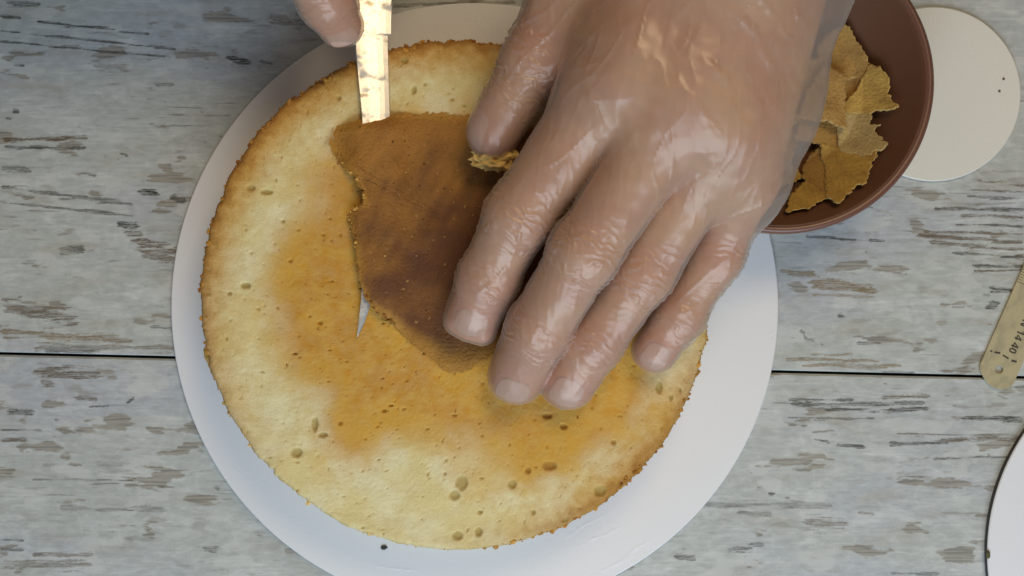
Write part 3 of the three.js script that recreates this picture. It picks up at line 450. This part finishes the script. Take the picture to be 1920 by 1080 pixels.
// spec: fingers = lists of [px, py, h, radius] from knuckle to tip; palm = pairs of such points
function buildHand(spec) {
  const pt = ([px, py, h]) => W(px, py, h);
  const fingers = spec.fingers.map((F) => { const j = F.map(pt), b = []; for (let i = 0; i < j.length - 1; i++) b.push(bone(j[i], j[i + 1], F[i][3], F[i + 1][3])); return { j, r: F.map((q) => q[3]), b, extra: [] }; });
  const palm = spec.palm.map(([a, b]) => bone(pt(a), pt(b), a[3], b[3]));
  (spec.tips ?? []).forEach(([k, a, b]) => fingers[k].extra.push(bone(pt(a), pt(b), a[3], b[3])));
  const skin = (x, y, z, web = 0.007) => {
    let p = 1; for (const b of palm) p = smin(p, bd(b, x, y, z), 0.012);
    let d = p;
    for (const F of fingers) {
      let f = 1; for (const b of F.b) f = smin(f, bd(b, x, y, z), 0.004);
      for (const b of F.extra) f = smin(f, bd(b, x, y, z), 0.003);
      d = smin(d, smin(p, f, web), web > 0.008 ? 0.0006 : 0.0005);
    }
    return d;
  };
  const joints = [];
  fingers.forEach((F, k) => { for (let i = 1; i < F.j.length - 1; i++) { const a = F.j[i + 1].clone().sub(F.j[i - 1]).normalize(); joints.push({ p: F.j[i], a, r: F.r[i], first: i === 1, thumb: k === 4 }); } });
  const loose = (spec.loose ?? []).map(([a, b]) => bone(pt(a), pt(b), a[3], b[3]));
  const folds = (spec.folds ?? []).map(([x0, y0, x1, y1, a0, w0], s) => { const A = W(x0, y0, spec.foldAt), B = W(x1, y1, spec.foldAt), dx = B.x - A.x, dz = B.z - A.z, l2 = dx * dx + dz * dz; return { ax: A.x, az: A.z, dx, dz, l2, l: Math.sqrt(l2), a: a0 * 0.5, w: w0 * 1.5, s: s * 1.37, y0: spec.foldAt - 0.03 }; });
  const H = spec.axis.clone().normalize(), cr = V(0, 1, 0).cross(H).normalize();
  const glove = (x, y, z) => {
    let d = skin(x, y, z, 0.010) - 0.0009;
    for (const b of loose) d = smin(d, bd(b, x, y, z), 0.012);
    if (Math.abs(d) > 0.004) return d;
    let w = 0;
    for (const J of joints) { // cross wrinkles where the film gathers over a joint
      const ex = x - J.p.x, ey = y - J.p.y, ez = z - J.p.z, s = ex * J.a.x + ey * J.a.y + ez * J.a.z; if (Math.abs(s) > 0.022) continue;
      const lx = ex - J.a.x * s, ly = ey - J.a.y * s, lz = ez - J.a.z * s, lat = Math.sqrt(lx * lx + ly * ly + lz * lz); if (lat > J.r * 1.35) continue;
      const wide = J.thumb ? 0.015 : J.first ? 0.0095 : 0.0065, win = Math.exp(-((s / wide) ** 2)) * ss(J.r * 1.35, J.r * 1.05, lat), ph = s / 0.0029 + 1.1 * noise(x * 130, y * 130, z * 130) + 0.6 * noise(x * 330, y * 330, z * 330);
      const c = Math.sin(ph * 6.2832) * 0.5 + 0.5; w += win * (Math.pow(c, 3.0) - 0.3) * 0.00085 * (0.30 + ss(-0.35, 0.35, noise(x * 170 + 5, y * 170, z * 170)));
    }
    for (const f of folds) { // long tension folds
      if (y < f.y0) continue;
      let t = ((x - f.ax) * f.dx + (z - f.az) * f.dz) / f.l2; if (t < -0.05 || t > 1.05) continue;
      const q = ((x - f.ax) * f.dz - (z - f.az) * f.dx) / f.l + 0.0016 * noise(t * 1.9 + f.s, f.s * 3.1, 0.5) + 0.0006 * noise(t * 6 + f.s, f.s, 2.5), e = Math.sin(Math.PI * clamp(t)); if (Math.abs(q) > 0.004) continue;
      w += f.a * e * (0.55 + 0.6 * noise(t * 4.1, f.s, 7.7)) * (Math.exp(-((q / f.w) ** 2)) - 0.55 * Math.exp(-(((q - 1.7 * f.w) / (1.2 * f.w)) ** 2)));
    }
    const u = x * cr.x + z * cr.z, v = x * H.x + z * H.z, wu = u + 0.004 * noise(x * 40, y * 40, z * 40);
    const r1 = 1 - Math.abs(noise(wu * 150, v * 26, y * 60)) * 2.4, r2 = 1 - Math.abs(noise((wu + 0.55 * v) * 120, (v - 0.5 * u) * 30, y * 60 + 9)) * 2.6;
    const m1 = ss(0.0, 0.4, noise(x * 28, y * 28, z * 28 + 4)), m2 = ss(0.0, 0.4, noise(x * 24 + 8, y * 24, z * 24));
    const r3 = 1 - Math.abs(noise((wu - 0.35 * v) * 260, (v + 0.35 * u) * 60, y * 90 + 3)) * 2.6;
    w += 0.00038 * Math.pow(Math.max(0, r1), 4) * m1 + 0.00040 * Math.pow(Math.max(0, r2), 4) * m2 + 0.00018 * Math.pow(Math.max(0, r3), 3) * (0.4 + 0.6 * (1 - m1)) + 0.00016 * noise(x * 260, y * 260, z * 260) + 0.0005 * noise(x * 70, y * 70, z * 70);
    return d - w;
  };
  return { fingers, skin, glove, joints };
}
function skinGeo(H, lo, hi, cell) {
  const m = surfaceNets(H.skin, lo, hi, cell), col = new Float32Array(m.pos.length);
  for (let q = 0; q < m.pos.length; q += 3) {
    const x = m.pos[q], y = m.pos[q + 1], z = m.pos[q + 2], n = fbm(x * 60, y * 60, z * 60, 3), n2 = noise(x * 300, y * 300, z * 300);
    let k = mix3([0.64, 0.39, 0.205], [0.58, 0.30, 0.165], ss(-0.25, 0.3, n)), red = 0;
    for (const J of H.joints) red = Math.max(red, 0.7 * Math.exp(-((x - J.p.x) ** 2 + (y - J.p.y) ** 2 + (z - J.p.z) ** 2) / (0.012 * 0.012)));
    for (const F of H.fingers) { const t = F.j[F.j.length - 1]; red = Math.max(red, Math.exp(-((x - t.x) ** 2 + (y - t.y) ** 2 + (z - t.z) ** 2) / (0.013 * 0.013))); }
    k = mix3(k, [0.67, 0.29, 0.21], 0.85 * red); const g = 1 + 0.10 * n2; col[q] = k[0] * g; col[q + 1] = k[1] * g; col[q + 2] = k[2] * g;
  }
  return geom(m.pos, m.idx, { col, nor: m.nor });
}
function nailGeo(F, up, wide, len, forward = 0.1) {
  const n = F.j.length, P = F.j[n - 1], a = P.clone().sub(F.j[n - 2]).normalize(), nn = up.clone().sub(a.clone().multiplyScalar(up.dot(a))).normalize(), s = a.clone().cross(nn), r = F.r[n - 1], pos = [], idx = [], NU = 14, NV = 14;
  for (const off of [0.00035, -0.0004]) for (let j = 0; j <= NV; j++) for (let i = 0; i <= NU; i++) {
    const v = j / NV, u = (i / NU - 0.5) * 2, shape = Math.pow(Math.max(0, 1 - Math.pow(Math.abs(v * 2 - 1), 3.2)), 0.45), ang = u * wide * shape, rr = r * 0.985 + off + 0.0001, t = (v - 0.5 + forward) * len, drop = -r * (1 - Math.sqrt(Math.max(0.05, 1 - (Math.max(0, t) / (r * 0.99)) ** 2)));
    const p = P.clone().addScaledVector(a, t).addScaledVector(s, Math.sin(ang) * rr).addScaledVector(nn, Math.cos(ang) * rr + drop); pos.push(p.x, p.y, p.z);
  }
  const M = (NU + 1) * (NV + 1);
  for (const q of [0, 1]) for (let j = 0; j < NV; j++) for (let i = 0; i < NU; i++) { const b = q * M + j * (NU + 1) + i, c = b + NU + 1; q ? idx.push(b, c, b + 1, b + 1, c, c + 1) : idx.push(b, b + 1, c, b + 1, c + 1, c); }
  return geom(pos, idx);
}
const skinMat = std([1, 1, 1], 0.5, { vertexColors: true });
const nailMat = std([0.66, 0.44, 0.365], 0.35);
const gloveMat = std([0.84, 0.77, 0.70], 0.34, { transmission: 0.84, thickness: 0, ior: 1.5, side: THREE.DoubleSide });
const person = group('person', 0, 0, 0);
tag(person, 'person in thin clear plastic gloves slicing the crust off a sponge cake', 'person');

const left = buildHand({
  axis: V(-0.42, 0, 0.9), foldAt: 0.075,
  folds: [[1096, 175, 1122, 255, .0009, .0008], [1118, 245, 1156, 400, .0010, .0008], [1156, 212, 1190, 295, .0008, .0008], [1184, 285, 1214, 350, .0007, .0007], [1208, 218, 1250, 335, .0008, .0008], [1222, 215, 1256, 302, .0006, .0006], [1290, 128, 1356, 185, .0008, .0008], [1292, 222, 1328, 274, .0007, .0007],
    [1302, 272, 1322, 325, .0007, .0008], [1356, 60, 1406, 94, .0007, .0007], [1398, 106, 1424, 142, .0007, .0007], [1294, 125, 1346, 171, .0006, .0006], [1366, 72, 1408, 105, .0007, .0007], [1404, 100, 1436, 170, .0008, .0009], [1418, 4, 1452, 20, .0007, .0006], [1288, 212, 1330, 262, .0006, .0006], [1232, 150, 1300, 235, .0005, .0007],
    [1330, 30, 1380, 80, .0005, .0007], [1380, 20, 1440, 70, .0006, .0007], [1440, 60, 1466, 100, .0008, .0006], [1466, 40, 1484, 66, .0008, .0005], [1340, 200, 1392, 262, .0006, .0008], [1380, 180, 1420, 250, .0006, .0008], [1400, 260, 1428, 330, .0006, .0008], [1150, 60, 1200, 140, .0004, .0008], [1460, 130, 1480, 190, .0006, .0008],
    [1024, 5, 1038, 50, .0007, .0006], [1009, 52, 1032, 88, .0008, .0006], [993, 102, 1016, 128, .0008, .0006], [990, 122, 1010, 142, .0007, .0005], [950, 121, 985, 139, -.0008, .0006], [996, 144, 1010, 160, .0007, .0005], [962, 200, 980, 208, .0007, .0005], [940, 250, 956, 262, .0006, .0005], [1064, -5, 1070, 60, .0006, .0006],
    [888, 556, 926, 524, .0009, .0005], [924, 526, 964, 502, .0009, .0005], [902, 492, 922, 513, .0008, .0005], [920, 511, 938, 519, .0008, .0005], [938, 494, 956, 514, .0006, .0005], [1198, 640, 1244, 599, .0008, .0006], [1240, 602, 1262, 590, .0007, .0005], [1196, 655, 1226, 618, .0006, .0005], [1086, 615, 1124, 644, .0008, .0006], [1000, 640, 1040, 650, .0005, .0005]],
  fingers: [
    [[1144, 176, .0700, .0136], [974, 404, .0630, .0099], [915, 522, .0530, .0091], [888, 588, .0470, .0085]],
    [[1276, 203, .0785, .0122], [1096, 472, .0710, .0102], [1010, 618, .0580, .0094], [969, 703, .0450, .0090]],
    [[1358, 255, .0715, .0112], [1206, 511, .0580, .0093], [1112, 641, .0500, .0088], [1066, 716, .0440, .0087]],
    [[1398, 330, .0610, .0102], [1345, 480, .0515, .0076], [1274, 590, .0460, .0073], [1228, 656, .0425, .0070]],
    [[1090, -60, .062, .0120], [1004, 112, .0570, .0100], [926, 246, .0495, .0085]],
  ],
  tips: [[0, [852, 604, .0482, .0026], [905, 626, .0475, .0030]]],
  palm: [
    [[1148, 178, .070, .0140], [1340, -260, .086, .0150]], [[1275, 205, .076, .0135], [1410, -270, .090, .0160]], [[1352, 255, .073, .0130], [1470, -260, .088, .0155]], [[1388, 330, .064, .0115], [1510, -230, .080, .0145]],
    [[1240, 120, .060, .0140], [1400, -230, .074, .0180]], [[1370, 180, .058, .0120], [1470, -180, .068, .0170]], [[1130, 60, .064, .0120], [1330, -220, .078, .0150]],
    [[1176, 150, .0775, .0130], [1186, 125, .0780, .0125]], [[1290, 180, .0790, .0120], [1298, 160, .0790, .0115]], [[1366, 240, .0755, .0110], [1374, 220, .0755, .0108]],
    [[1090, -60, .062, .0130], [1300, -300, .080, .0170]], [[1425, -270, .088, .0260], [1560, -560, .120, .0250]], [[1560, -560, .120, .0250], [2250, -1500, .230, .0390]],
  ],
  loose: [[[1400, 360, .062, .0080], [1452, 200, .068, .0115]], [[1452, 200, .068, .0115], [1505, -40, .074, .0135]], [[1505, -40, .074, .0135], [1560, -300, .090, .0200]]],
});
const right = buildHand({
  axis: V(0.2, 0, 1),
  fingers: [
    [[545, -200, .080, .0120], [576, -75, .0730, .0096], [612, 0, .0620, .0083], [638, 46, .0540, .0070]],
    [[560, -300, .083, .0122], [668, -260, .0750, .0105], [742, -240, .0560, .0100], [700, -215, .0400, .0090]],
    [[560, -390, .083, .0120], [668, -350, .0750, .0105], [744, -330, .0560, .0100], [700, -305, .0400, .0090]],
    [[565, -470, .080, .0108], [660, -440, .0710, .0092], [735, -420, .0560, .0085], [700, -395, .0420, .0075]],
    [[470, -230, .062, .0130], [600, -190, .0560, .0105], [668, -110, .0500, .0090]],
  ],
  palm: [
    [[545, -200, .080, .0125], [150, -330, .102, .0165]], [[560, -300, .083, .0125], [130, -370, .106, .0165]], [[560, -390, .083, .0122], [120, -410, .106, .0165]], [[565, -470, .080, .0112], [120, -450, .100, .0160]],
    [[540, -330, .064, .0150], [180, -380, .086, .0190]], [[470, -230, .062, .0135], [170, -340, .088, .0180]], [[110, -395, .100, .0260], [-160, -520, .125, .0270]], [[-160, -520, .125, .0270], [-1900, -1300, .220, .0410]],
  ],
});
const skinL = mesh('hand', skinGeo(left, [-0.04, 0.03, -0.40], [0.22, 0.30, 0.06], 0.0013), skinMat, person); skinL.userData.label = 'hand lying flat with fingers over the crust';
console.log('left skin');
const cutAt = 0.15;
{
  const g = surfaceNets((x, y, z) => { const d = left.glove(x, y, z), c = -z - cutAt; return Math.max(d, c); }, [-0.03, 0.03, -0.155], [0.15, 0.125, 0.05], 0.00072);
  mesh('glove', geom(g.pos, g.idx, { nor: g.nor }), gloveMat, skinL).userData.label = 'clear wrinkled glove';
  const up = V(0.05, 1, 0.12);
  [[0, up, 0.66, .0125, .06], [1, up, 0.62, .0120, .06], [2, up, 0.62, .0118, .06], [3, up, 0.62, .0100, .06], [4, V(-0.85, 0.55, -0.1), 0.75, .0135, .1]].forEach(([k, u, w, l, f]) => mesh('fingernail', nailGeo(left.fingers[k], u, w, l, f), nailMat, skinL));
}
console.log('left glove');
const skinR = mesh('hand', skinGeo(right, [-0.36, 0.02, -0.26], [-0.02, 0.27, -0.07], 0.0016), skinMat, person); skinR.userData.label = 'hand closed round the knife handle';
{
  const g = surfaceNets((x, y, z) => Math.max(right.glove(x, y, z), -x - 0.155), [-0.16, 0.025, -0.20], [-0.02, 0.14, -0.08], 0.0010);
  mesh('glove', geom(g.pos, g.idx, { nor: g.nor }), gloveMat, skinR).userData.label = 'clear wrinkled glove';
  mesh('fingernail', nailGeo(right.fingers[0], V(-0.1, 1, 0.2), 0.72, .0115, .15), nailMat, skinR);
}
console.log('right');

// ---------------------------------------------------------------- crumbs
function crumb(px, py, h, r, c, label, stretch = [1, 1, 1]) {
  const g = new THREE.IcosahedronGeometry(r, 5), p = g.attributes.position, col = [], at = W(px, py, h), sd = px * 0.37;
  for (let i = 0; i < p.count; i++) { const v = V(p.getX(i), p.getY(i), p.getZ(i)), d = v.clone().normalize(), k = 1 + 0.55 * noise(d.x * 1.6 + sd, d.y * 1.6, d.z * 1.6) + 0.3 * noise(d.x * 4 + sd, d.y * 4, d.z * 4) + 0.22 * noise(d.x * 10, d.y * 10 + sd, d.z * 10); v.multiplyScalar(k); p.setXYZ(i, v.x * stretch[0], v.y * stretch[1], v.z * stretch[2]); const m = 1 + 0.4 * noise(d.x * 6, d.y * 6, d.z * 6 + sd); col.push(c[0] * m, c[1] * m, c[2] * m); }
  g.setAttribute('color', new THREE.BufferAttribute(new Float32Array(col), 3)); g.computeVertexNormals();
  const m = mesh('cake_crumb', g, crumbMat()); m.position.copy(at); tag(m, label, 'crumb'); return m;
}
crumb(926, 297, .0475, .0056, [0.74, 0.50, 0.17], 'golden crumb stuck under the thumb tip', [1.3, 0.75, 0.75]);
crumb(720, 1027, .0026, .0008, [0.11, 0.10, 0.09], 'tiny dark crumb on the white board beside the cake rim', [1.5, 0.5, 0.8]);
crumb(1853, 1040, .0040, .0011, [0.22, 0.20, 0.10], 'tiny greenish crumb on the edge of the dark rimmed round', [0.6, 0.6, 1.2]);
crumb(1882, 148, .0016, .0004, [0.22, 0.17, 0.10], 'upper brown speck on the small white round', [1, 0.4, 1]);
crumb(1874, 171, .0016, .0004, [0.22, 0.17, 0.10], 'lower brown speck on the small white round', [1, 0.4, 1]);

{ // loose crumbs: along the baked rim and beside the cut edge of the crust
  const q = rng(303), base = new THREE.IcosahedronGeometry(1, 1), shapes = [0, 1, 2, 3].map((v) => { const g = base.clone(), p = g.attributes.position; for (let i = 0; i < p.count; i++) { const x = p.getX(i), y = p.getY(i), z = p.getZ(i), k = 1 + 0.7 * noise(x * 1.4 + v * 9, y * 1.4, z * 1.4) + 0.35 * noise(x * 3.7, y * 3.7 + v, z * 3.7); p.setXYZ(i, x * k, y * k, z * k); } return g; });
  const pos = [], col = [], put = (x, y, z, r, c) => { const p = shapes[Math.floor(q() * 4)].attributes.position, a = q() * 6.28, ca = Math.cos(a), sa = Math.sin(a), m = 0.8 + 0.4 * q(); for (let i = 0; i < p.count; i++) { const u = p.getX(i) * r, v = p.getY(i) * r * 0.8, w = p.getZ(i) * r; pos.push(x + u * ca - w * sa - CX, y + v, z + u * sa + w * ca - CZ); col.push(c[0] * m, c[1] * m, c[2] * m); } };
  for (let i = 0; i < 1500; i++) {
    const a = q() * 6.2832, ul = Math.max(0, Math.cos(a + 2.3)), lr = Math.max(0, Math.cos(a - 0.78)) ** 4, top = Math.max(0, Math.cos(a + 1.35)) ** 6, w = 0.10 + 0.9 * ul + 0.5 * lr + 0.9 * top; if (q() > w * (0.5 + noise(Math.cos(a) * 12, Math.sin(a) * 12, 5))) continue;
    const d = q(), R = edgeR(a) - 0.0022 * d * d + 0.0002, y = T - 0.0002 - 0.0020 * (1 - d) * (1 - d * 0.2) - 0.0035 * q() * q() * (d < 0.2 ? 1 : 0);
    put(CX + R * Math.cos(a), y, CZ + R * Math.sin(a), 0.00022 + 0.0007 * q() ** 3, mix3(mix3(PALE, GOLD, clamp(0.35 + ul + lr + top)), BURNT, clamp((ul + lr + 0.5 * top) * q() * 1.2)));
  }
  const cut = crustPoly.slice(20).map(([x, y]) => [x, y]);
  for (let i = 0; i < 170; i++) { const k = Math.floor(q() * (cut.length - 1)), t = q(), px = mix(cut[k][0], cut[k + 1][0], t) + (q() - 0.55) * 16 * q(), py = mix(cut[k][1], cut[k + 1][1], t) + (q() - 0.5) * 14 * q(), x = wx(px, T), z = wz(py, T); put(x, cakeTop(x, z) + 0.0002 + (polyDist(crustPoly, px, py) < 0 ? 0.0008 + bladeLift(px, py) : 0), z, 0.00014 + 0.0004 * q() ** 3, q() < 0.6 ? [0.62, 0.36, 0.09] : [0.35, 0.16, 0.04]); }
  for (let i = 0; i < 60; i++) { const px = 660 + 280 * q(), py = 240 + 420 * q(); if (polyDist(crustPoly, px, py) > -6) continue; const x = wx(px, T), z = wz(py, T); put(x, cakeTop(x, z) + 0.0009 + bladeLift(px, py), z, 0.00012 + 0.0003 * q() ** 2, q() < 0.5 ? [0.60, 0.36, 0.12] : [0.12, 0.05, 0.02]); }
  const m = mesh('loose_crumbs', geom(pos, [...Array(pos.length / 3).keys()], { col }), crumbMat(), cake); m.userData.kind = 'stuff';
}

renderer.render(scene, camera);
